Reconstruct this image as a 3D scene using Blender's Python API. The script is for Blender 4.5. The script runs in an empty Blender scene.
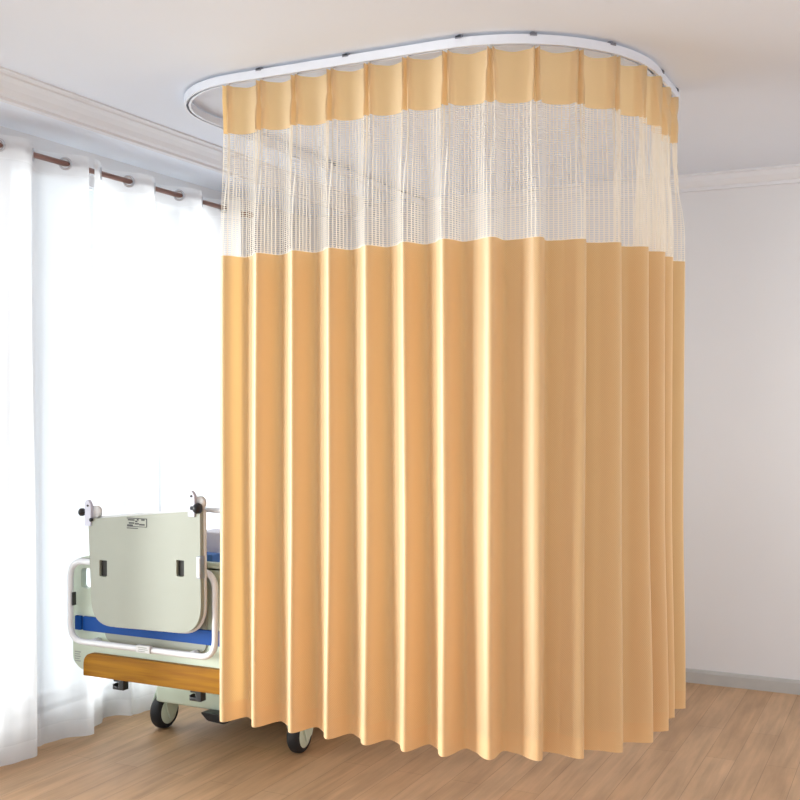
import bpy, bmesh, math, random
from mathutils import Vector, Matrix
random.seed(7)
PI = math.pi
S = bpy.context.scene
COL = S.collection

# ------------------------------------------------------------------ camera numbers (world X = along the curtain front, Y = depth)
EYE = 1.527
CA, SA = 0.8977, 0.4406           # cos / sin of the camera yaw
def on_y(px, py, Y):              # a point of the photograph brought onto the vertical plane y = Y
    L = (px-400)/1080.0
    D = Y/(CA+SA*L)
    return Vector((D*(-SA+CA*L), Y, EYE-(py-405)/1080.0*D))

# ------------------------------------------------------------------ materials
def mat(name, base=(.8, .8, .8), rough=.5, metal=0, spec=.5, noise=0, scale=40, bump=0, coat=0):
    m = bpy.data.materials.new(name); m.use_nodes = True
    nt = m.node_tree; b = nt.nodes['Principled BSDF']
    b.inputs['Base Color'].default_value = (*base, 1)
    b.inputs['Roughness'].default_value = rough
    b.inputs['Metallic'].default_value = metal
    b.inputs['Specular IOR Level'].default_value = spec
    b.inputs['Coat Weight'].default_value = coat
    if noise or bump:
        tc = nt.nodes.new('ShaderNodeTexCoord')
        n = nt.nodes.new('ShaderNodeTexNoise'); n.inputs['Scale'].default_value = scale; n.inputs['Detail'].default_value = 4
        nt.links.new(tc.outputs['Object'], n.inputs['Vector'])
        if noise:
            mx = nt.nodes.new('ShaderNodeMix'); mx.data_type = 'RGBA'; mx.blend_type = 'MULTIPLY'
            mx.inputs['Factor'].default_value = 1
            mx.inputs[6].default_value = (*base, 1)
            mr = nt.nodes.new('ShaderNodeMapRange')
            mr.inputs['To Min'].default_value = 1-noise; mr.inputs['To Max'].default_value = 1+noise*.3
            nt.links.new(n.outputs['Fac'], mr.inputs['Value'])
            nt.links.new(mr.outputs['Result'], mx.inputs[7])
            nt.links.new(mx.outputs[2], b.inputs['Base Color'])
        if bump:
            bp = nt.nodes.new('ShaderNodeBump'); bp.inputs['Strength'].default_value = bump; bp.inputs['Distance'].default_value = .004
            nt.links.new(n.outputs['Fac'], bp.inputs['Height']); nt.links.new(bp.outputs['Normal'], b.inputs['Normal'])
    return m

def math_node(nt, op, a, b=None, c=None):
    n = nt.nodes.new('ShaderNodeMath'); n.operation = op
    for i, v in enumerate((a, b, c)):
        if v is None: continue
        if isinstance(v, (int, float)): n.inputs[i].default_value = v
        else: nt.links.new(v, n.inputs[i])
    return n.outputs[0]

def cloth_mat(name, base, transl, tcol, kind='solid', see=0.0, weave=.25, rough=.9):
    """thin fabric: diffuse + translucent, woven from its own thread coordinates (UV in metres)"""
    m = bpy.data.materials.new(name); m.use_nodes = True
    nt = m.node_tree; nt.nodes.clear(); ln = nt.links.new
    out = nt.nodes.new('ShaderNodeOutputMaterial')
    uv = nt.nodes.new('ShaderNodeUVMap'); sep = nt.nodes.new('ShaderNodeSeparateXYZ')
    ln(uv.outputs[0], sep.inputs[0]); u, v = sep.outputs[0], sep.outputs[1]
    dif = nt.nodes.new('ShaderNodeBsdfDiffuse'); dif.inputs['Roughness'].default_value = .6
    tr = nt.nodes.new('ShaderNodeBsdfTranslucent')
    # basket weave tone
    a = math_node(nt, 'SINE', math_node(nt, 'MULTIPLY', u, 2*PI/.006))
    b = math_node(nt, 'SINE', math_node(nt, 'MULTIPLY', v, 2*PI/.006))
    w = math_node(nt, 'MULTIPLY', a, b)
    wv = math_node(nt, 'MULTIPLY_ADD', w, weave*.5, 1-weave*.5)
    for node, colr in ((dif, base), (tr, tcol)):
        mx = nt.nodes.new('ShaderNodeMix'); mx.data_type = 'RGBA'; mx.blend_type = 'MULTIPLY'; mx.inputs['Factor'].default_value = 1
        mx.inputs[6].default_value = (*colr, 1); ln(wv, mx.inputs[7]); ln(mx.outputs[2], node.inputs['Color'])
    mix = nt.nodes.new('ShaderNodeMixShader'); mix.inputs[0].default_value = transl
    ln(dif.outputs[0], mix.inputs[1]); ln(tr.outputs[0], mix.inputs[2])
    cur = mix.outputs[0]
    if kind == 'solid' and rough < .9:
        gl = nt.nodes.new('ShaderNodeBsdfGlossy'); gl.inputs['Roughness'].default_value = rough
        gl.inputs['Color'].default_value = (1, .93, .82, 1)
        fr = nt.nodes.new('ShaderNodeLayerWeight'); fr.inputs['Blend'].default_value = .25
        m3 = nt.nodes.new('ShaderNodeMixShader')
        ln(math_node(nt, 'MULTIPLY', fr.outputs['Facing'], .35), m3.inputs[0]); ln(cur, m3.inputs[1]); ln(gl.outputs[0], m3.inputs[2])
        cur = m3.outputs[0]
    fac = None
    tp = nt.nodes.new('ShaderNodeBsdfTransparent')
    if kind == 'ladder':           # vertical threads tied by close rungs, open between; scalloped foot
        fu = math_node(nt, 'FRACT', math_node(nt, 'DIVIDE', u, .017))
        fv = math_node(nt, 'FRACT', math_node(nt, 'DIVIDE', v, .0075))
        du = math_node(nt, 'ABSOLUTE', math_node(nt, 'SUBTRACT', fu, .5))
        vert = math_node(nt, 'GREATER_THAN', du, .38)
        rung = math_node(nt, 'GREATER_THAN', fv, .66)
        thread = math_node(nt, 'MAXIMUM', vert, rung)
        # scallops at the foot
        lim = math_node(nt, 'MULTIPLY_ADD', math_node(nt, 'MULTIPLY', du, du), .030, 2.0925)
        foot = math_node(nt, 'LESS_THAN', v, lim)
        thread = math_node(nt, 'MAXIMUM', thread, foot)
        fac = math_node(nt, 'SUBTRACT', 1.0, thread)
    elif see > 0:
        fac = see
    if fac is not None:
        m2 = nt.nodes.new('ShaderNodeMixShader')
        if isinstance(fac, float): m2.inputs[0].default_value = fac
        else: ln(fac, m2.inputs[0])
        ln(cur, m2.inputs[1]); ln(tp.outputs[0], m2.inputs[2]); cur = m2.outputs[0]
    ln(cur, out.inputs['Surface'])
    return m

def floor_mat():
    m = bpy.data.materials.new('oak_laminate'); m.use_nodes = True
    nt = m.node_tree; ln = nt.links.new; b = nt.nodes['Principled BSDF']
    tc = nt.nodes.new('ShaderNodeTexCoord')
    mp = nt.nodes.new('ShaderNodeMapping'); mp.inputs['Rotation'].default_value = (0, 0, PI/2)
    ln(tc.outputs['Object'], mp.inputs[0])
    br = nt.nodes.new('ShaderNodeTexBrick'); ln(mp.outputs[0], br.inputs['Vector'])
    br.offset = .37; br.inputs['Scale'].default_value = 1
    br.inputs['Brick Width'].default_value = 1.2; br.inputs['Row Height'].default_value = .125
    br.inputs['Mortar Size'].default_value = .0012; br.inputs['Mortar Smooth'].default_value = .2
    br.inputs['Color1'].default_value = (.55, .335, .185, 1); br.inputs['Color2'].default_value = (.60, .38, .22, 1)
    br.inputs['Mortar'].default_value = (.38, .23, .13, 1)
    mp2 = nt.nodes.new('ShaderNodeMapping'); mp2.inputs['Scale'].default_value = (38, 2.0, 1); ln(tc.outputs['Object'], mp2.inputs[0])
    n1 = nt.nodes.new('ShaderNodeTexNoise'); n1.inputs['Scale'].default_value = 1; n1.inputs['Detail'].default_value = 6; n1.inputs['Distortion'].default_value = .6
    ln(mp2.outputs[0], n1.inputs['Vector'])
    mp3 = nt.nodes.new('ShaderNodeMapping'); mp3.inputs['Scale'].default_value = (9, 1.6, 1); ln(tc.outputs['Object'], mp3.inputs[0])
    n2 = nt.nodes.new('ShaderNodeTexNoise'); n2.inputs['Scale'].default_value = 1.5; n2.inputs['Detail'].default_value = 4
    ln(mp3.outputs[0], n2.inputs['Vector'])
    r1 = nt.nodes.new('ShaderNodeMapRange'); r1.inputs['From Min'].default_value = .3; r1.inputs['From Max'].default_value = .7
    r1.inputs['To Min'].default_value = .89; r1.inputs['To Max'].default_value = 1.08; ln(n1.outputs['Fac'], r1.inputs['Value'])
    r2 = nt.nodes.new('ShaderNodeMapRange'); r2.inputs['From Min'].default_value = .3; r2.inputs['From Max'].default_value = .7
    r2.inputs['To Min'].default_value = .82; r2.inputs['To Max'].default_value = 1.12; ln(n2.outputs['Fac'], r2.inputs['Value'])
    f = math_node(nt, 'MULTIPLY', r1.outputs[0], r2.outputs[0])
    mx = nt.nodes.new('ShaderNodeMix'); mx.data_type = 'RGBA'; mx.blend_type = 'MULTIPLY'; mx.inputs['Factor'].default_value = 1
    ln(br.outputs['Color'], mx.inputs[6]); ln(f, mx.inputs[7]); ln(mx.outputs[2], b.inputs['Base Color'])
    b.inputs['Roughness'].default_value = .48; b.inputs['Specular IOR Level'].default_value = .35
    bp = nt.nodes.new('ShaderNodeBump'); bp.inputs['Strength'].default_value = .15; bp.inputs['Distance'].default_value = .002
    ln(n1.outputs['Fac'], bp.inputs['Height']); ln(bp.outputs['Normal'], b.inputs['Normal'])
    return m

def wood_mat():
    m = bpy.data.materials.new('orange_woodgrain'); m.use_nodes = True
    nt = m.node_tree; ln = nt.links.new; b = nt.nodes['Principled BSDF']
    tc = nt.nodes.new('ShaderNodeTexCoord'); mp = nt.nodes.new('ShaderNodeMapping'); mp.inputs['Scale'].default_value = (2.5, 8, 45)
    ln(tc.outputs['Object'], mp.inputs[0])
    n = nt.nodes.new('ShaderNodeTexNoise'); n.inputs['Scale'].default_value = 1.2; n.inputs['Detail'].default_value = 5; n.inputs['Distortion'].default_value = .8
    ln(mp.outputs[0], n.inputs['Vector'])
    cr = nt.nodes.new('ShaderNodeValToRGB')
    cr.color_ramp.elements[0].position = .3; cr.color_ramp.elements[0].color = (.27, .105, .002, 1)
    cr.color_ramp.elements[1].position = .7; cr.color_ramp.elements[1].color = (.43, .195, .005, 1)
    ln(n.outputs['Fac'], cr.inputs[0]); ln(cr.outputs[0], b.inputs['Base Color'])
    b.inputs['Roughness'].default_value = .5; b.inputs['Specular IOR Level'].default_value = .2
    return m

M = dict(
    wall=mat('wall_paint', (.76, .76, .775), .85, noise=.03, scale=3, bump=.05),
    ceil=mat('ceiling_paint', (.83, .885, .97), .9, noise=.02, scale=2, bump=.03),
    cornice=mat('cornice_paint', (.78, .79, .82), .7, noise=.02, scale=8),
    skirt=mat('skirting_paint', (.50, .49, .47), .5, noise=.12, scale=14),
    frame=mat('window_frame_white', (.85, .86, .88), .4, noise=.02, scale=20),
    floor=floor_mat(),
    alu=mat('white_aluminium', (.80, .83, .90), .35, .0, .6, noise=.02, scale=30),
    bracket=mat('bracket_grey', (.30, .31, .36), .4, .6, noise=.1, scale=60),
    rod=mat('copper_brown_rod', (.33, .17, .13), .35, .35, noise=.1, scale=30),
    ring=mat('brushed_steel', (.62, .63, .66), .3, .9, noise=.05, scale=80),
    abs=mat('pale_green_plastic', (.66, .75, .61), .4, noise=.03, scale=12, coat=.1),
    tray=mat('grey_green_board', (.35, .365, .30), .45, noise=.03, scale=10),
    traylip=mat('board_edge_band', (.74, .74, .73), .4, noise=.02, scale=30),
    tube=mat('white_enamel_tube', (.82, .83, .85), .3, noise=.02, scale=30, coat=.3),
    blue=mat('blue_plastic', (.002, .07, .33), .5, 0, .2, noise=.08, scale=10),
    mattress=mat('blue_vinyl', (.07, .22, .62), .45, noise=.06, scale=20, bump=.2),
    pale=mat('lavender_grey_plastic', (.60, .60, .70), .4, noise=.03, scale=20),
    dark=mat('black_plastic', (.012, .012, .014), .4, noise=.1, scale=30),
    rubber=mat('black_rubber', (.015, .015, .017), .65, noise=.15, scale=60, bump=.2),
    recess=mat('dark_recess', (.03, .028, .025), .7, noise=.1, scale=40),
    ink=mat('dark_print', (.06, .06, .06), .6, noise=.05, scale=50),
    greyprint=mat('grey_print', (.38, .41, .38), .6, noise=.05, scale=50),
    steel=mat('grey_steel', (.36, .37, .40), .35, .8, noise=.06, scale=50),
    lav=mat('light_lavender_plastic', (.74, .74, .86), .4, noise=.03, scale=20),
    wood=wood_mat(),
    glass=None,
)
g = bpy.data.materials.new('window_glass'); g.use_nodes = True
nt = g.node_tree; nt.nodes.clear()
o_ = nt.nodes.new('ShaderNodeOutputMaterial'); t_ = nt.nodes.new('ShaderNodeBsdfTransparent'); gl_ = nt.nodes.new('ShaderNodeBsdfGlossy')
gl_.inputs['Roughness'].default_value = .02; t_.inputs[0].default_value = (.95, .97, .97, 1)
ms_ = nt.nodes.new('ShaderNodeMixShader'); fr_ = nt.nodes.new('ShaderNodeFresnel'); fr_.inputs[0].default_value = 1.3
nt.links.new(fr_.outputs[0], ms_.inputs[0]); nt.links.new(t_.outputs[0], ms_.inputs[1]); nt.links.new(gl_.outputs[0], ms_.inputs[2]); nt.links.new(ms_.outputs[0], o_.inputs[0])
M['glass'] = g

BASE = (.96, .73, .43)
M['cloth'] = cloth_mat('apricot_weave', BASE, .42, (.94, .55, .19), 'solid', 0, .26, .45)
M['hem'] = cloth_mat('apricot_weave_doubled', (.91, .64, .34), .24, (.90, .48, .17), 'solid', 0, .16, .45)
M['header'] = cloth_mat('apricot_header', (.98, .80, .52), .42, (.96, .64, .26), 'solid', 0, .10, .5)
M['net'] = cloth_mat('cream_ladder_net', (.95, .89, .79), .35, (.95, .88, .76), 'ladder', 0, 0)
M['sheer'] = cloth_mat('white_voile', (.90, .91, .93), .62, (.95, .96, .98), 'solid', .22, .05)
M['sheerhem'] = cloth_mat('white_voile_hem', (.86, .87, .89), .50, (.88, .89, .91), 'solid', .06, .05)

# ------------------------------------------------------------------ builders
def finish(name, bm, material, parent=None, smooth=True, bevel=0, segs=2, subsurf=0):
    me = bpy.data.meshes.new(name)
    bmesh.ops.recalc_face_normals(bm, faces=bm.faces)
    bm.to_mesh(me); bm.free()
    if material is not None: me.materials.append(material)
    for p in me.polygons: p.use_smooth = smooth
    o = bpy.data.objects.new(name, me); COL.objects.link(o)
    if parent is not None:
        o.parent = parent
        o.matrix_parent_inverse = Matrix.Translation(parent.location).inverted() if parent.type == 'EMPTY' else parent.matrix_parent_inverse.copy()
        if parent.type == 'MESH': o.matrix_parent_inverse = Matrix.Identity(4)
    if bevel:
        b = o.modifiers.new('bevel', 'BEVEL'); b.width = bevel; b.segments = segs; b.limit_method = 'ANGLE'; b.angle_limit = R(35)
        b.harden_normals = False
        if smooth:
            w = o.modifiers.new('wn', 'WEIGHTED_NORMAL'); w.keep_sharp = True
    return o
def R(d): return d*PI/180

def tag(o, label, cat, group=None, kind=None):
    if label: o['label'] = label
    if cat: o['category'] = cat
    if group: o['group'] = group
    if kind: o['kind'] = kind
    return o
def thing(name, loc, label, cat, group=None):
    e = bpy.data.objects.new(name, None); COL.objects.link(e); e.location = loc; e.empty_display_size = .1
    return tag(e, label, cat, group)
def structure(o): o['kind'] = 'structure'; return o

def add_box(bm, x0, x1, y0, y1, z0, z1):
    vs = [bm.verts.new((x, y, z)) for x in (x0, x1) for y in (y0, y1) for z in (z0, z1)]
    for f in ((0, 1, 3, 2), (4, 6, 7, 5), (0, 4, 5, 1), (2, 3, 7, 6), (0, 2, 6, 4), (1, 5, 7, 3)):
        bm.faces.new([vs[i] for i in f])
    return bm
def box(name, m, parent, x0, x1, y0, y1, z0, z1, bevel=0, segs=2):
    return finish(name, add_box(bmesh.new(), x0, x1, y0, y1, z0, z1), m, parent, bevel > 0, bevel, segs)

def add_prism(bm, pts, y0, y1):
    """pts: list of (x, z); extruded in y"""
    a = [bm.verts.new((x, y0, z)) for x, z in pts]; b = [bm.verts.new((x, y1, z)) for x, z in pts]
    n = len(pts)
    bm.faces.new(a); bm.faces.new(b[::-1])
    for i in range(n): bm.faces.new((a[i], a[(i+1) % n], b[(i+1) % n], b[i]))
    return bm
def round_poly(pts, rads, n=8):
    out = []
    N = len(pts)
    for i in range(N):
        p0, p, p1 = Vector(pts[i-1]), Vector(pts[i]), Vector(pts[(i+1) % N]); r = rads[i] if isinstance(rads, (list, tuple)) else rads
        if r <= 0: out.append(tuple(p)); continue
        a = (p0-p).normalized(); b = (p1-p).normalized()
        s, e = p+a*r, p+b*r
        for k in range(n+1):
            t = k/n
            # near circular quadratic
            q = (1-t)**2*s + 2*t*(1-t)*p + t*t*e
            out.append(tuple(q))
    return out

def add_tube(bm, pts, r, n=10, closed=False, caps=True):
    pts = [Vector(p) for p in pts]; N = len(pts); rings = []
    prev = None
    for i, p in enumerate(pts):
        if closed: t = (pts[(i+1) % N]-pts[i-1]).normalized()
        else: t = (pts[min(i+1, N-1)]-pts[max(i-1, 0)]).normalized()
        if prev is None:
            a = Vector((0, 0, 1)) if abs(t.z) < .9 else Vector((1, 0, 0))
            nrm = (a-t*a.dot(t)).normalized()
        else: nrm = (prev-t*prev.dot(t)).normalized()
        prev = nrm; bn = t.cross(nrm)
        rr = r[i] if isinstance(r, (list, tuple)) else r
        rings.append([bm.verts.new(p+rr*(math.cos(2*PI*k/n)*nrm+math.sin(2*PI*k/n)*bn)) for k in range(n)])
    for i in range(N if closed else N-1):
        A, B = rings[i], rings[(i+1) % N]
        for k in range(n): bm.faces.new((A[k], A[(k+1) % n], B[(k+1) % n], B[k]))
    if caps and not closed: bm.faces.new(rings[0][::-1]); bm.faces.new(rings[-1])
    return bm
def tube(name, m, parent, pts, r, n=12, closed=False):
    return finish(name, add_tube(bmesh.new(), pts, r, n, closed), m, parent)

def add_lathe(bm, prof, c, axis, n=28):
    """prof: (r, h) along axis through c"""
    axis = Vector(axis).normalized(); a = Vector((0, 0, 1)) if abs(axis.z) < .9 else Vector((1, 0, 0))
    u = (a-axis*a.dot(axis)).normalized(); v = axis.cross(u); c = Vector(c); rings = []
    for r, h in prof:
        if r < 1e-6: rings.append([bm.verts.new(c+axis*h)])
        else: rings.append([bm.verts.new(c+axis*h+r*(math.cos(2*PI*k/n)*u+math.sin(2*PI*k/n)*v)) for k in range(n)])
    for A, B in zip(rings, rings[1:]):
        for k in range(n):
            k2 = (k+1) % n
            if len(A) == 1 and len(B) > 1: bm.faces.new((A[0], B[k2], B[k]))
            elif len(B) == 1 and len(A) > 1: bm.faces.new((A[k], A[k2], B[0]))
            elif len(A) > 1: bm.faces.new((A[k], A[k2], B[k2], B[k]))
    return bm
def lathe(name, m, parent, prof, c, axis, n=28, bevel=0):
    return finish(name, add_lathe(bmesh.new(), prof, c, axis, n), m, parent, True, bevel)

# ------------------------------------------------------------------ the room
CEIL = 2.79; WX = -3.64; BY = 6.05; RX = 4.2; FY = -3.2
structure(box('floor', M['floor'], None, WX-.25, RX, FY, BY+.15, -.08, 0))
structure(box('ceiling', M['ceil'], None, WX-.25, RX, FY, BY+.15, CEIL, CEIL+.12))
structure(box('wall_back', M['wall'], None, WX-.25, RX, BY, BY+.15, 0, CEIL))
# window wall with tall openings; the first, out of view, is added for sunlight
WIN = [(-2.75, .28), (.52, 3.32), (3.52, 4.96)]; Z0, Z1 = .12, 2.66
bm = bmesh.new(); y = FY
for a, b in WIN:
    add_box(bm, WX-.2, WX, y, a, 0, CEIL); add_box(bm, WX-.2, WX, a, b, 0, Z0); add_box(bm, WX-.2, WX, a, b, Z1, CEIL); y = b
add_box(bm, WX-.2, WX, y, BY, 0, CEIL)
structure(finish('wall_left', bm, M['wall'], None, False))
for i, (a, b) in enumerate(WIN):
    bm = bmesh.new(); n = 3 if b-a > 2.5 else 2; w = .055
    for (p, q, r_, s_) in ((a, b, Z0, Z0+w), (a, b, Z1-w, Z1), (a, a+w, Z0, Z1), (b-w, b, Z0, Z1)):
        add_box(bm, WX-.14, WX-.08, p, q, r_, s_)
    for k in range(1, n):
        c = a+(b-a)*k/n; add_box(bm, WX-.135, WX-.085, c-w/2, c+w/2, Z0+w, Z1-w)
    wf = structure(finish('window_%d' % (i+1), bm, M['frame'], None, False))
    for k in range(n):
        p = a+(b-a)*k/n+(w if k == 0 else w/2); q = a+(b-a)*(k+1)/n-(w if k == n-1 else w/2)
        box('glass_pane', M['glass'], wf, WX-.114, WX-.106, p, q, Z0+w, Z1-w)
    box('window_sill', M['frame'], wf, WX-.08, WX+.012, a-.03, b+.03, Z0-.03, Z0, .004)
# bulkhead over the windows with its crown moulding
structure(box('trim_1', M['ceil'], None, WX, -3.30, FY, BY, 2.745, CEIL))
def moulding(name, prof, along, c0, c1, m):
    bm = bmesh.new()
    A = []; B = []
    for (d, z) in prof:
        if along == 'y': A.append(bm.verts.new((d, c0, z))); B.append(bm.verts.new((d, c1, z)))
        else: A.append(bm.verts.new((c0, d, z))); B.append(bm.verts.new((c1, d, z)))
    n = len(prof)
    for i in range(n): bm.faces.new((A[i], A[(i+1) % n], B[(i+1) % n], B[i]))
    bm.faces.new(A[::-1]); bm.faces.new(B)
    return structure(finish(name, bm, m, None, False))
pr = [(-3.30, 2.79), (-3.11, 2.79), (-3.11, 2.783), (-3.135, 2.779), (-3.14, 2.773), (-3.18, 2.768), (-3.215, 2.757), (-3.24, 2.742), (-3.265, 2.738), (-3.27, 2.728), (-3.30, 2.728)]
moulding('trim_2', pr, 'y', FY, BY, M['cornice'])
pr = [(BY, 2.79), (BY-.055, 2.79), (BY-.055, 2.78), (BY-.045, 2.775), (BY-.038, 2.75), (BY-.02, 2.725), (BY-.012, 2.72), (BY-.012, 2.703), (BY, 2.70)]
moulding('trim_3', pr, 'x', -3.30, RX, M['cornice'])
pr = [(BY, 0), (BY-.016, 0), (BY-.016, .058), (BY-.010, .070), (BY, .074)]
o = moulding('baseboard_back', pr, 'x', WX, RX, M['skirt'])
pr = [(WX, 0), (WX+.016, 0), (WX+.016, .058), (WX+.010, .070), (WX, .074)]
moulding('baseboard_left', pr, 'y', FY, BY-.02, M['skirt'])

# ------------------------------------------------------------------ ceiling track
XR, YF, RR = -.915, 3.40, .60        # right plane, front plane, right corner radius
XL, RL = -2.80, .42
def track_path():
    P = []
    y = 6.02
    while y > YF+RL+.05: P.append((XL, y)); y -= .12
    for k in range(13):
        a = PI+PI/2*k/12; P.append((XL+RL+RL*math.cos(a), YF+RL+RL*math.sin(a)))
    x = XL+RL+.1
    while x < XR-RR-.03: P.append((x, YF)); x += .1
    for k in range(17):
        a = -PI/2+PI/2*k/16; P.append((XR-RR+RR*math.cos(a), YF+RR+RR*math.sin(a)))
    P.append((XR, 4.15)); P.append((XR, 4.30)); P.append((XR, 4.385))
    return P
TP = track_path()
def sweep_profile(name, path, prof, m, parent):
    bm = bmesh.new(); rings = []
    for i, (x, y) in enumerate(path):
        a = Vector(path[max(i-1, 0)]); b = Vector(path[min(i+1, len(path)-1)])
        t = (b-a).normalized(); nn = Vector((-t.y, t.x))
        rings.append([bm.verts.new((x+nn.x*d, y+nn.y*d, z)) for d, z in prof])
    n = len(prof)
    for A, B in zip(rings, rings[1:]):
        for k in range(n): bm.faces.new((A[k], A[(k+1) % n], B[(k+1) % n], B[k]))
    bm.faces.new(rings[0][::-1]); bm.faces.new(rings[-1])
    return finish(name, bm, m, parent, False)
tk = thing('curtain_track', (-1.85, 3.4, 2.747), 'long white U-shaped ceiling track carrying the apricot curtain', 'curtain track')
h = .014
prof = [(-h, 2.747), (-h, 2.779), (h, 2.779), (h, 2.747), (.005, 2.747), (.005, 2.750), (.0115, 2.750), (.0115, 2.774), (-.0115, 2.774), (-.0115, 2.750), (-.005, 2.750), (-.005, 2.747)]
sweep_profile('rail', TP, prof, M['alu'], tk)
def bracket(x, y, ang):
    bm = bmesh.new()
    add_box(bm, -.010, .010, -.0165, .0165, 2.7785, 2.7835)
    add_box(bm, -.012, .012, -.0165, -.0142, 2.774, 2.784)
    add_box(bm, -.012, .012, .0142, .0165, 2.774, 2.784)
    add_lathe(bm, [(0, 0), (.010, 0), (.010, .0065), (0, .0065)], (0, 0, 2.783), (0, 0, 1), 12)
    bmesh.ops.transform(bm, matrix=Matrix.Translation((x, y, 0)) @ Matrix.Rotation(ang, 4, 'Z'), verts=bm.verts)
    return finish('ceiling_bracket', bm, M['bracket'], tk, False)
for x in (-2.25, -1.88, -1.44): bracket(x, YF, 0)
for a in (-PI*.33, -PI*.17): bracket(XR-RR+RR*math.cos(a), YF+RR+RR*math.sin(a), a+PI/2)
for yy in (4.08, 4.34): bracket(XR, yy, PI/2)
for yy in (4.1, 4.9, 5.7): bracket(XL, yy, PI/2)

# ------------------------------------------------------------------ the big curtain
SL = -2.394                                   # x of the first pleat
def path(s):                                  # s metres from first pleat -> point, outward normal, tangent
    Ls = (XR-RR)-SL; La = RR*PI/2
    if s < Ls: return Vector((SL+s, YF)), Vector((0, -1)), Vector((1, 0))
    if s < Ls+La:
        a = -PI/2+(s-Ls)/RR
        return Vector((XR-RR+RR*math.cos(a), YF+RR+RR*math.sin(a))), Vector((math.cos(a), math.sin(a))), Vector((-math.sin(a), math.cos(a)))
    return Vector((XR, YF+RR+s-Ls-La)), Vector((1, 0)), Vector((0, 1))
NP = 15; PITCH = .1512
rnd = random.Random(21)
amp = [.040+rnd.uniform(-.006, .007) for _ in range(NP+2)]
ph = [rnd.uniform(-.22, .22) for _ in range(NP+2)]
hk = [rnd.uniform(-.3, .3) for _ in range(NP+2)]
wob = [rnd.uniform(0, 6.28) for _ in range(NP+2)]
spr = [rnd.uniform(.3, 1.0) for _ in range(NP+2)]
def sm(x): x = max(0, min(1, x)); return x*x*(3-2*x)
TOPZ, HDZ, NTZ, HMZ, BTZ = 2.737, 2.555, 2.09, .405, .335
COLS = []                                      # (pleat index, t)
K = 26
for i in range(NP):
    for k in range(-K//2, K//2):
        t = k/(K/2)                            # -1..1 over one pitch
        if i == 0 and t < -.30: continue
        COLS.append((i, math.copysign(abs(t)**1.45, t)*.5))
COLS = [c for c in COLS if not (c[0] == NP-1 and c[1] > .05)]
def lerp_arr(A, i, t):                         # smooth neighbour blend
    j = i+(1 if t > 0 else -1); w = sm(abs(t))*1.0
    j = max(0, min(NP+1, j))
    return A[i]*(1-w)+A[j]*w if abs(t) <= .5 else A[i]
def cpos(i, t, z):
    s = (i+t)*PITCH
    x = t*PITCH
    # header: flat cloth between pinched double fins
    dn = (TOPZ-z)/(TOPZ-HDZ)
    d = .0085*(1+1.0*spr[i]*sm(dn))
    sg = .0040+.0022*sm(dn)
    fin = math.exp(-((x-d)/sg)**2)+math.exp(-((x+d)/sg)**2)
    head = .036*fin - .009*(1-math.cos(2*PI*t)) - .006
    # hanging folds
    A = lerp_arr(amp, i, t); P = lerp_arr(ph, i, t)
    low = sm((2.2-z)/1.9)
    f = 2*PI*t+.25+P*low+.10*low*math.sin(z*1.7+lerp_arr(wob, i, t))
    fold = A*(1+.25*sm((1.2-z)/.8))*(math.cos(f-.50*math.cos(f))+.12*math.cos(2*f)+.12*lerp_arr(hk, i, t)*math.cos(2*f+1))+.006*math.sin(s*5+z*1.2)
    shift = .003*math.sin(2*f)+.010*low*math.sin(s*2.3+wob[0])
    w = sm((HDZ+.02-z)/.40)
    w0 = .25*sm((TOPZ-z)/.25)
    ww = max(w, w0*.6)
    off = head*(1-ww)+fold*ww
    sh = shift*ww
    p, n, tt = path(s)
    flare = -(1-min(1, max(0, s/.25)))*.012*sm((2.7-z)/2.4)
    q = p+n*off+tt*(sh+flare)
    zz = z
    if z > 2.60: zz = z-.006*(1-math.cos(2*PI*t))*.5*sm((z-2.60)/.13)
    if z < .6: zz = z+.004*math.sin(s*7)
    return Vector((q.x, q.y, zz))
ref = [cpos(i, t, 1.4) for i, t in COLS]; UL = [0]
for a, b in zip(ref, ref[1:]): UL.append(UL[-1]+(b-a).length)
def cloth_rows(name, z_list, m, parent):
    bm = bmesh.new(); uvl = bm.loops.layers.uv.new('UVMap'); rows = []
    for z in z_list: rows.append([bm.verts.new(cpos(i, t, z)) for i, t in COLS])
    for r in range(len(rows)-1):
        for c in range(len(COLS)-1):
            f = bm.faces.new((rows[r][c], rows[r][c+1], rows[r+1][c+1], rows[r+1][c]))
            for lp, (cc, zz) in zip(f.loops, ((c, z_list[r]), (c+1, z_list[r]), (c+1, z_list[r+1]), (c, z_list[r+1]))):
                lp[uvl].uv = (UL[cc], zz)
    return finish(name, bm, m, parent)
def zs(a, b, n): return [a+(b-a)*k/n for k in range(n+1)]
cur = thing('privacy_curtain', (-1.5, 3.7, BTZ), 'tall apricot pleated hospital curtain with net top, wrapped round the ceiling track corner', 'curtain')
cloth_rows('header_band', zs(TOPZ, HDZ, 10), M['header'], cur)
cloth_rows('net_panel', zs(HDZ, NTZ, 14), M['net'], cur)['label'] = 'see-through cream ladder net band'
cloth_rows('cloth_panel', zs(NTZ, HMZ, 34), M['cloth'], cur)
cloth_rows('bottom_hem', zs(HMZ, BTZ, 3), M['hem'], cur)
for i in range(NP):
    s = i*PITCH; p, n, t = path(s)
    bm = bmesh.new()
    c = p-n*.012
    b = p
    pts = [(b.x, b.y, 2.7515), (b.x, b.y, 2.738), (c.x, c.y, 2.733), (c.x, c.y, 2.69)]
    add_tube(bm, pts, .0018, 6)
    add_lathe(bm, [(0, 0), (.0045, .001), (.0055, .004), (.0045, .008), (0, .009)], (b.x, b.y, 2.7425), (0, 0, 1), 10)
    finish('glider_hook', bm, M['ring'], cur)
    if i in (4, 9):
        pass

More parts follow.
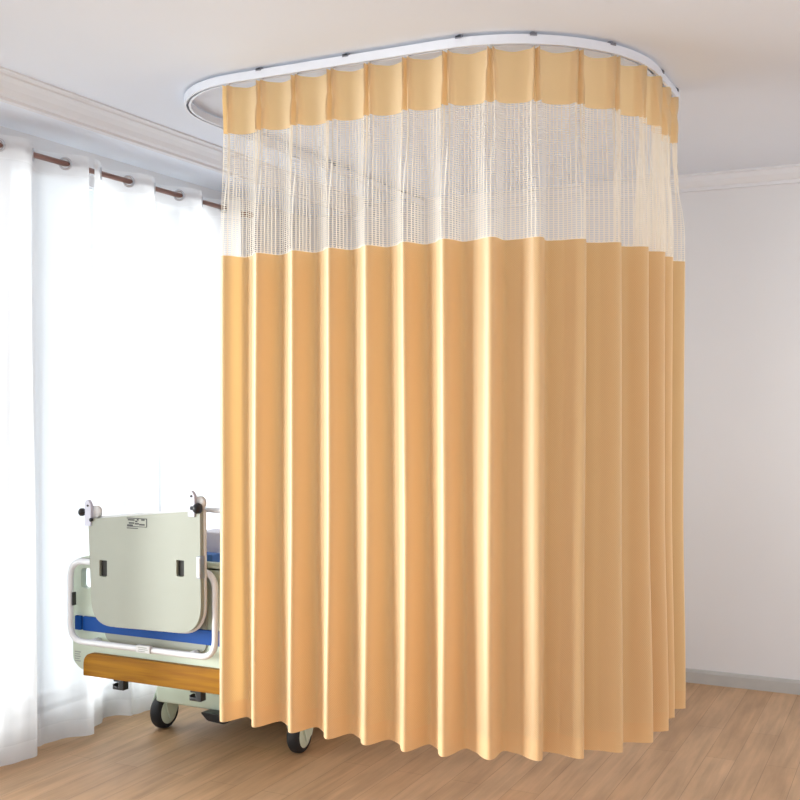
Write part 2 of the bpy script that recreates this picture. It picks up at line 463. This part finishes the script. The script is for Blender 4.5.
# ------------------------------------------------------------------ sheers on the copper rod
RXX, RZ = -3.50, 2.615
rod = thing('curtain_rod', (RXX, 3, RZ), 'slim copper brown curtain rod in front of the bright windows', 'curtain rod')
tube('rod', M['rod'], rod, [(RXX, .15, RZ), (RXX, 5.15, RZ)], .0125, 14)
for yy in (.3, 3.4, 5.10):
    bm = bmesh.new(); add_lathe(bm, [(0, 0), (.03, 0), (.03, .008), (.009, .012), (.009, .12), (0, .12)], (WX, yy, RZ+.02), (1, 0, 0), 16)
    add_tube(bm, [(RXX-.015, yy, RZ+.02), (RXX-.016, yy, RZ-.018), (RXX+.016, yy, RZ-.018), (RXX+.017, yy, RZ+.004)], .004, 8)
    finish('bracket', bm, M['rod'], rod)
for yy, d in ((.15, -1), (5.15, 1)):
    lathe('finial', M['rod'], rod, [(0, 0), (.016, 0), (.018, .01), (.022, .03), (.016, .046), (0, .052)], (RXX, yy, RZ), (0, d, 0), 18)
HALF = .196
def sheer(y0, nhalf, label, seed, xoff=0):
    r = random.Random(seed)
    e = thing('sheer_curtain', (RXX, y0+nhalf*HALF/2, .02), label, 'curtain', 'white sheers at the window')
    w1, w2 = r.uniform(0, 6), r.uniform(0, 6)
    cols = [k/14 for k in range(nhalf*14+1)]
    def pos(c, z):
        w = sm((2.5-z)/1.6)
        a = math.sin(PI*(c+.5))
        fold = .050*(a*(1-.35*w))+w*(.020*math.sin(PI*c*.77+w1)+.016*math.sin(PI*c*2.3+w2+z*.8)+.006*math.sin(PI*c*5.1+w1))
        y = y0+c*HALF+w*.03*math.sin(PI*c*1.31+w2)
        return Vector((RXX+xoff*w+max(-.085, min(.072, fold)), y, z))
    UL = [0]
    rf = [pos(c, 1.2) for c in cols]
    for a, b in zip(rf, rf[1:]): UL.append(UL[-1]+(b-a).length)
    def rows(name, zl, m):
        bm = bmesh.new(); uvl = bm.loops.layers.uv.new('UVMap')
        V = [[bm.verts.new(pos(c, z)) for c in cols] for z in zl]
        for i in range(len(zl)-1):
            for j in range(len(cols)-1):
                f = bm.faces.new((V[i][j], V[i][j+1], V[i+1][j+1], V[i+1][j]))
                for lp, (cc, zz) in zip(f.loops, ((j, zl[i]), (j+1, zl[i]), (j+1, zl[i+1]), (j, zl[i+1]))): lp[uvl].uv = (UL[cc], zz)
        return finish(name, bm, m, e)
    rows('eyelet_tape', zs(RZ+.045, RZ-.055, 4), M['sheerhem'])
    rows('voile', zs(RZ-.055, .095, 16), M['sheer'])
    rows('bottom_hem', zs(.095, .018, 2), M['sheerhem'])
    for k in range(nhalf):
        c = k+.5
        if c > nhalf: break
        p = pos(c-.5+.5, RZ)
        cc = k+.5-0
        # crossing of the rod: sin(pi(c+.5)) = 0  -> c = k+.5
        y = y0+cc*HALF; dy = HALF; dx = .05*PI*math.cos(PI*(cc+.5))
        nrm = Vector((dy, -dx, 0)).normalized() if dx > 0 else Vector((dy, -dx, 0)).normalized()
        tn = Vector((nrm.y, -nrm.x, 0))
        bm = bmesh.new(); pts = []
        nrm2 = Vector((dx, dy, 0)).normalized()
        for q in range(20):
            a = 2*PI*q/20; pts.append(Vector((RXX, y, RZ))+.025*(math.cos(a)*nrm2+math.sin(a)*Vector((0, 0, 1))))
        add_tube(bm, pts, .0055, 8, True)
        finish('eyelet', bm, M['ring'], e)
    return e
sheer(3.02, 4, 'white sheer curtain panel left of the hospital bed', 5, .0)
sheer(3.84, 6, 'white sheer curtain hanging behind the hospital bed', 11, -.01)

# ------------------------------------------------------------------ hospital bed (foot end towards the viewer)
YB = 3.64
bed = thing('hospital_bed', (-2.93, 4.6, 0), 'hospital bed with pale green foot end, orange wood inset and blue stripe, half behind curtain', 'bed')
def P2(px, py, Y=YB): v = on_y(px, py, Y); return (v.x, v.z)
# foot board body with a grip opening top left / right: built as frame pieces joined in one mesh
XLb, XRb = P2(71, 600)[0], -2.40
zb = lambda y, x=72: P2(x, y)[1]
zbot, ztop = zb(667), zb(557)
def fb_outline():
    return round_poly([(XLb, zbot+.03), (XLb+.045, zbot-.01), (XRb-.045, zbot-.01), (XRb, zbot+.03), (XRb, ztop-.02), (XRb-.10, ztop+.02), (XLb+.10, ztop+.02), (XLb, ztop-.02)], [.02, .03, .03, .02, .05, .08, .08, .05], 6)
fb = finish('foot_board', add_prism(bmesh.new(), fb_outline(), YB+.012, YB+.045), M['abs'], bed, True, .010, 3)
# grip openings cut through (boolean-free: dark-edged slots as recessed cutters)
cut = bmesh.new()
for xc in (XLb+.075, XRb-.075):
    add_prism(cut, round_poly([(xc-.028, ztop-.135), (xc+.028, ztop-.135), (xc+.028, ztop-.045), (xc-.028, ztop-.045)], .02, 6), YB-.05, YB+.1)
cme = bpy.data.meshes.new('cut'); bmesh.ops.recalc_face_normals(cut, faces=cut.faces); cut.to_mesh(cme); cut.free()
cob = bpy.data.objects.new('cut', cme); COL.objects.link(cob)
bo = fb.modifiers.new('grip', 'BOOLEAN'); bo.operation = 'DIFFERENCE'; bo.object = cob; bo.solver = 'EXACT'
fb.modifiers.move(len(fb.modifiers)-1, 0)
bpy.context.view_layer.update()
dg = bpy.context.evaluated_depsgraph_get()
nm = bpy.data.meshes.new_from_object(fb.evaluated_get(dg)); fb.modifiers.clear(); fb.data = nm; nm.name = 'foot_board'
bpy.data.objects.remove(cob)
# raised inner moulding on lower board (grey-green recess behind the tray)
xa, xb = P2(104, 640)[0], P2(206, 640)[0]
finish('recessed_panel', add_prism(bmesh.new(), round_poly([(xa, zb(638)), (xb, zb(638)), (xb, zb(575)), (xa, zb(575))], [.05, .05, .02, .02]), YB+.004, YB+.014), M['tray'], bed, True, .003)
# blue stripe
def band(y0, y1, xl, xr, name, m, dy=.0, th=.012, r=.004):
    z0, z1 = zb(y1), zb(y0)
    return finish(name, add_prism(bmesh.new(), round_poly([(xl, z0), (xr, z0), (xr, z1), (xl, z1)], r, 4), YB-dy-th+.012, YB+.013), m, bed, True, .002)
band(615, 629, P2(83, 620)[0], XRb-.075, 'blue_stripe', M['blue'], .002)
band(615, 629, P2(75, 620)[0], P2(81, 620)[0], 'blue_stripe', M['blue'], .002)
# orange wood inset
xl = P2(85, 665)[0]
op = [(xl, zb(672)-.004), (XRb-.05, zb(672)-.004), (XRb-.05, zb(649)-.005), (xl, zb(649)-.005)]
finish('wood_inset', add_prism(bmesh.new(), round_poly(op, [.004, .004, .055, .055], 8), YB-.012, YB+.018), M['wood'], bed, True, .006, 3)['label'] = 'orange brown wood grain inset'
# tube loop
tx0, tx1 = P2(70.5, 600, YB-.035)[0], P2(216, 600, YB-.03)[0]
tz0, tz1 = zb(638), zb(559)
loop = round_poly([(tx0, tz0), (tx1, tz0), (tx1, tz1), (tx0, tz1)], .075, 8)
tube('guard_tube', M['tube'], bed, [(x, YB-.035, z) for x, z in loop], .0135, 12, True)
for x in (tx0+.12, tx1-.12):
    for z in (tz0,):
        lathe('tube_mount', M['tube'], bed, [(0, 0), (.016, 0), (.016, .05), (0, .05)], (x, YB-.035, z), (0, 1, 0), 14)
xm = P2(145, 645, YB-.04)[0]
lp = box('name_tag', M['traylip'], bed, xm-.036, xm+.036, YB-.054, YB-.034, tz0-.012, tz0+.020, .003)
bm = bmesh.new()
for k, (a, b) in enumerate(((-.026, .020), (-.022, .026), (-.026, .010))): add_box(bm, xm+a, xm+b, YB-.0552, YB-.0535, tz0+.010-k*.008, tz0+.0125-k*.008)
finish('print', bm, M['greyprint'], lp, False)
bm = bmesh.new()
for k in range(5):
    add_box(bm, XLb+.012, XLb+.045-.006*(k % 2), YB+.0105, YB+.0125, zb(652)-.010*k, zb(652)+.0035-.010*k)
finish('print', bm, M['greyprint'], bed, False)
box('side_latch', M['dark'], bed, tx0+.016, tx0+.024, YB-.046, YB-.025, zb(603), zb(590), .002)
# drainage hooks under board
for px, py in ((121, 683), (198, 694)):
    x, z = P2(px, py, YB+.02)
    bm = bmesh.new()
    add_box(bm, x, x+.030, YB+.0, YB+.035, z-.026, z+.045)
    add_box(bm, x-.030, x+.004, YB+.0, YB+.030, z-.026, z-.010)
    add_box(bm, x-.030, x-.020, YB+.0, YB+.030, z-.012, z-.002)
    add_box(bm, x-.026, x+.004, YB+.0, YB+.030, z+.008, z+.020)
    finish('bag_hook', bm, M['dark'], bed, True, .003)
# chassis
bxl, bxr = -3.30, -2.47
box('deck_frame', M['abs'], bed, XLb+.05, XRb-.05, YB+.05, 5.72, .40, .47, .012)
box('mattress', M['mattress'], bed, XLb+.06, XRb-.06, YB+.06, 5.72, .475, .585, .035, 4)
hb = finish('head_board', add_prism(bmesh.new(), round_poly([(XLb, .40), (XRb, .40), (XRb, 1.02), (XLb, 1.02)], [.02, .02, .12, .12], 8), 5.74, 5.78), M['abs'], bed, True, .01, 3)
box('base_frame', M['abs'], bed, -3.26, -2.42, 4.04, 4.13, .135, .215, .012)
box('base_frame', M['abs'], bed, -3.26, -2.42, 5.24, 5.32, .135, .215, .012)
for x in (-3.14, -2.62): box('base_rail', M['abs'], bed, x-.03, x+.03, 4.12, 5.26, .145, .205, .01)
for x in (-3.14, -2.62):
    bm = bmesh.new(); add_tube(bm, [(x, 4.25, .19), (x, 4.75, .41)], .022, 10); add_tube(bm, [(x, 5.15, .19), (x, 4.8, .41)], .022, 10)
    finish('lift_arm', bm, M['steel'], bed)
box('shade_block', M['abs'], bed, -3.20, -2.47, 4.14, 5.23, .10, .235, .03, 3)  # block added under the bed to deepen the shadow on the floor
box('motor_box', M['dark'], bed, -2.98, -2.78, 4.3, 4.75, .235, .35, .015)
bm = bmesh.new(); add_prism(bm, round_poly([(-2.96, .14), (-2.92, .105), (-2.83, .10), (-2.80, .115), (-2.82, .14)], .012, 4), 3.98, 4.05)
finish('brake_pedal', bm, M['dark'], bed, True, .006)
def castor(x, y, turn=0):
    w = finish('castor', add_lathe(bmesh.new(), [(.045, -.026), (.070, -.029), (.079, -.020), (.082, -.008), (.082, .008), (.079, .020), (.070, .029), (.045, .026)], (0, 0, .082), (1, 0, 0), 32), M['rubber'], bed)
    hub = finish('hub_cover', add_lathe(bmesh.new(), [(0, -.036), (.030, -.035), (.055, -.030), (.064, -.024), (.064, .024), (.055, .030), (.030, .035), (0, .036)], (0, 0, .082), (1, 0, 0), 28), M['abs'], w)
    bm = bmesh.new()
    for sx in (-1, 1):
        a = [(-.012, .052), (.040, .072), (.085, .165), (-.015, .165), (-.040, .12)]
        A = [bm.verts.new((sx*.037, p, q)) for p, q in a]; B = [bm.verts.new((sx*.044, p, q)) for p, q in a]
        bm.faces.new(A); bm.faces.new(B[::-1])
        for k in range(5): bm.faces.new((A[k], A[(k+1) % 5], B[(k+1) % 5], B[k]))
    add_box(bm, -.044, .044, -.012, .085, .160, .178)
    add_lathe(bm, [(0, 0), (.018, 0), (.018, .03), (0, .03)], (0, .02, .172), (0, 0, 1), 14)
    fk = finish('fork', bm, M['abs'], w, True, .005)
    T = Matrix.Translation((x, y, 0)) @ Matrix.Rotation(turn, 4, 'Z')
    for ob in (w, hub, fk): ob.data.transform(T)
castor(-3.255, 4.10, R(0)); castor(-2.49, 4.07, R(6)); castor(-3.29, 5.27, R(8)); castor(-2.50, 5.27, R(-8))
# side rails: pale lavender panels with blue grip
for (x, s) in ((XRb-.02, 1), (XLb+.0, -1)):
    y0, y1 = 3.84, 4.30
    bm = bmesh.new()
    pts = round_poly([(y0, .52), (y1, .52), (y1, .93), (y0, .93)], .09, 8)
    A = [bm.verts.new((x-.018, p, q)) for p, q in pts]; B = [bm.verts.new((x+.018, p, q)) for p, q in pts]
    bm.faces.new(A); bm.faces.new(B[::-1])
    for k in range(len(pts)): bm.faces.new((A[k], A[(k+1) % len(pts)], B[(k+1) % len(pts)], B[k]))
    finish('side_rail', bm, M['pale'], bed, True, .008, 3)
# blue cushion block and pale control box seen between the tray and the curtain
v0 = on_y(203, 553, 3.72); v1 = on_y(213, 570, 3.72)
box('blue_grip', M['mattress'], bed, v0.x-.06, v1.x+.01, 3.70, 3.76, v1.z+.025, v0.z, .006)
box('blue_grip', M['blue'], bed, v0.x-.055, v1.x-.0, 3.70, 3.755, v1.z, v1.z+.024, .004)
v0 = on_y(199, 531, 3.79); v1 = on_y(224, 556, 3.79)
cb = box('control_box', M['lav'], bed, v0.x, v1.x, 3.78, 3.90, v1.z-.02, v0.z, .006)
bm = bmesh.new()
for k in range(2): add_box(bm, v0.x+.032, v0.x+.042, 3.776, 3.781, v0.z-.045-.022*k, v0.z-.036-.022*k)
finish('button', bm, M['greyprint'], cb, False)

# ------------------------------------------------------------------ stowed tray board clamped at the bed foot
YT = 3.555
def T2(px, py, Y=YT): v = on_y(px, py, Y); return Vector((v.x, v.z))
tray = thing('bed_tray', (T2(145, 632).x, YT, T2(145, 632).y), 'grey green tray board with rounded corners and two dark slots, hung on bed foot', 'tray board')
c = [T2(88, 519), T2(200, 511), T2(201, 635), T2(92, 625)]
out = round_poly([tuple(c[0]), tuple(c[3]), tuple(c[2]), tuple(c[1])], [.006, .11, .12, .006], 12)
def scaled(pts, k, cx, cz): return [(cx+(x-cx)*k, cz+(z-cz)*k) for x, z in pts]
bm = add_prism(bmesh.new(), out, YT, YT+.028)
tb = finish('board', bm, M['tray'], tray, True, .004, 2)
cut = bmesh.new()
for px in (103, 180):
    a = T2(px-3.6, 560); b = T2(px+4, 577)
    add_prism(cut, round_poly([(a.x, b.y), (b.x, b.y), (b.x, a.y), (a.x, a.y)], [.008, .008, .003, .003], 4), YT-.02, YT+.018)
cme = bpy.data.meshes.new('cut'); bmesh.ops.recalc_face_normals(cut, faces=cut.faces); cut.to_mesh(cme); cut.free()
cob = bpy.data.objects.new('cut', cme); COL.objects.link(cob)
bo = tb.modifiers.new('slot', 'BOOLEAN'); bo.operation = 'DIFFERENCE'; bo.object = cob; bo.solver = 'EXACT'; tb.modifiers.move(len(tb.modifiers)-1, 0)
bpy.context.view_layer.update(); dg = bpy.context.evaluated_depsgraph_get()
nm = bpy.data.meshes.new_from_object(tb.evaluated_get(dg)); tb.modifiers.clear(); tb.data = nm; nm.name = 'board'
bpy.data.objects.remove(cob)
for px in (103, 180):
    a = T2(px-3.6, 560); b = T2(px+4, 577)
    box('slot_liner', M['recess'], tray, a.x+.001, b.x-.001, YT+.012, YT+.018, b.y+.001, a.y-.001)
# edge band at the right side (lighter rim visible)
bm = bmesh.new()
ii = [p for p in out]
rim = [Vector((x, YT+.030, z)) for x, z in ii[:]]
add_tube(bm, rim, .008, 8, True)
finish('edge_band', bm, M['traylip'], tray)
# latch on the right edge
a = T2(198, 556); b = T2(203, 579)
box('edge_latch', M['steel'], tray, a.x-.002, a.x+.018, YT-.008, YT+.02, b.y, a.y, .002)
box('latch_face', M['traylip'], tray, a.x+.002, a.x+.015, YT-.010, YT+.0, b.y+.006, a.y-.006, .001)
# printed label
a = T2(127, 517.5); b = T2(147, 529.5)
bm = bmesh.new(); f = YT-.0012; e = YT+.001; w = .0035
add_box(bm, a.x, b.x, f, e, a.y-w, a.y); add_box(bm, a.x, b.x*.55+a.x*.45, f, e, b.y, b.y+w)
add_box(bm, a.x, b.x, f, e, b.y+.008, b.y+.008+w*.7)
add_box(bm, b.x-w, b.x, f, e, b.y+.008, a.y)
W = b.x-a.x; H = a.y-b.y
for (x0, x1, z0) in ((.05, .38, .74), (.10, .36, .45), (.02, .30, .24), (.42, .52, .62), (.40, .60, .40), (.50, .58, .78), (.72, .88, .78), (.62, .88, .34)):
    add_box(bm, a.x+W*x0, a.x+W*x1, f, e, b.y+H*z0, b.y+H*z0+.006)
finish('printed_label', bm, M['ink'], tray, False)['label'] = 'small dark printed sticker'
# the two clamps with black knobs
def clamp(px, py, tall, side):
    p = on_y(px, py, YT+.02); x, z = p.x, p.z
    topz = on_y(px, py-tall, YT).z; botz = on_y(px, py+14, YT).z
    bm = bmesh.new()
    add_prism(bm, round_poly([(x-.012, botz), (x+.022, botz), (x+.022, topz-.02), (x+.008, topz), (x-.004, topz), (x-.012, topz-.015)], .004, 3), YT-.006, YT+.012)
    k = finish('clamp_plate', bm, M['pale'], tray, True, .002)
    lathe('clamp_wheel', M['traylip'], k, [(0, 0), (.024, 0), (.028, .006), (.028, .018), (.022, .024), (0, .024)], (x+.030, YT+.010, z+.002), (0, 1, 0), 24, 0)
    if side < 0:
        lathe('knob', M['dark'], k, [(0, 0), (.012, 0), (.017, .006), (.017, .016), (.012, .020), (.006, .022), (.006, .034), (0, .034)], (x-.043, YT+.0, z), (1, 0, 0), 16)
        lathe('screw', M['dark'], k, [(0, 0), (.008, 0), (.008, .008), (0, .008)], (x+.024, YT-.010, z-.030), (0, 1, 0), 12)
    else:
        lathe('knob', M['dark'], k, [(0, 0), (.008, 0), (.008, .018), (.019, .022), (.023, .032), (.019, .044), (0, .048)], (x+.006, YT-.008, z-.018), (1, 0, 0), 16)
    lathe('screw', M['ink'], k, [(0, 0), (.0045, 0), (.0045, .003), (0, .003)], (x+.006, YT-.009, z+.030), (0, 1, 0), 10)
clamp(91, 512, 12, -1)
clamp(194, 503, 12, 1)
# cross bar the board hangs on, running right behind the curtain
q0 = on_y(196, 509, YT+.05); q1x = -2.36
tube('hanging_bar', M['tube'], tray, [(q0.x, YT+.05, q0.z), (q1x, YT+.05, q0.z-.005)], .011, 12)
q = on_y(218, 512, YT+.05)
tube('hanging_bar', M['tube'], tray, [(q1x-.01, YT+.05, q0.z-.005), (q1x-.03, YT+.07, q0.z-.15), (q1x-.05, YT+.09, .75)], .009, 10)

# ------------------------------------------------------------------ light: hazy daylight from the window side, two added fill suns, white surroundings
w = bpy.data.worlds.new('World'); S.world = w; w.use_nodes = True
bg = w.node_tree.nodes['Background']; bg.inputs[0].default_value = (.86, .925, 1.0, 1); bg.inputs[1].default_value = 1.3
def sun(name, d, e, ang, colr):
    l = bpy.data.lights.new(name, 'SUN'); l.energy = e; l.angle = R(ang); l.color = colr
    o = bpy.data.objects.new(name, l); COL.objects.link(o); o.rotation_euler = Vector(d).to_track_quat('-Z', 'Y').to_euler(); return o
sun('sun', (1, .52, -.13), 7, 45, (1, .99, .97))
sun('sun_fill', (.78, 1, -.05), 6, 35, (1, .985, .96))  # second sun, added to brighten the front faces of the curtain
sun('front_fill', (.35, 1, .16), .9, 80, (.93, .96, 1))  # broad fill added from the camera side, tilted up to brighten the ceiling

# ------------------------------------------------------------------ camera
cd = bpy.data.cameras.new('camera'); cam = bpy.data.objects.new('camera', cd); COL.objects.link(cam)
cam.location = (0, 0, EYE); cam.rotation_euler = (PI/2, 0, math.asin(SA))
cd.sensor_width = 36; cd.sensor_fit = 'HORIZONTAL'; cd.lens = 36*1080/800; cd.shift_y = 5/800
cd.clip_start = .05
S.camera = cam
S.view_settings.view_transform = 'Standard'; S.view_settings.look = 'None'; S.view_settings.gamma = 1
S.view_settings.use_curve_mapping = False; S.view_settings.exposure = .12
S.cycles.transparent_max_bounces = 24
S.cycles.max_bounces = 10
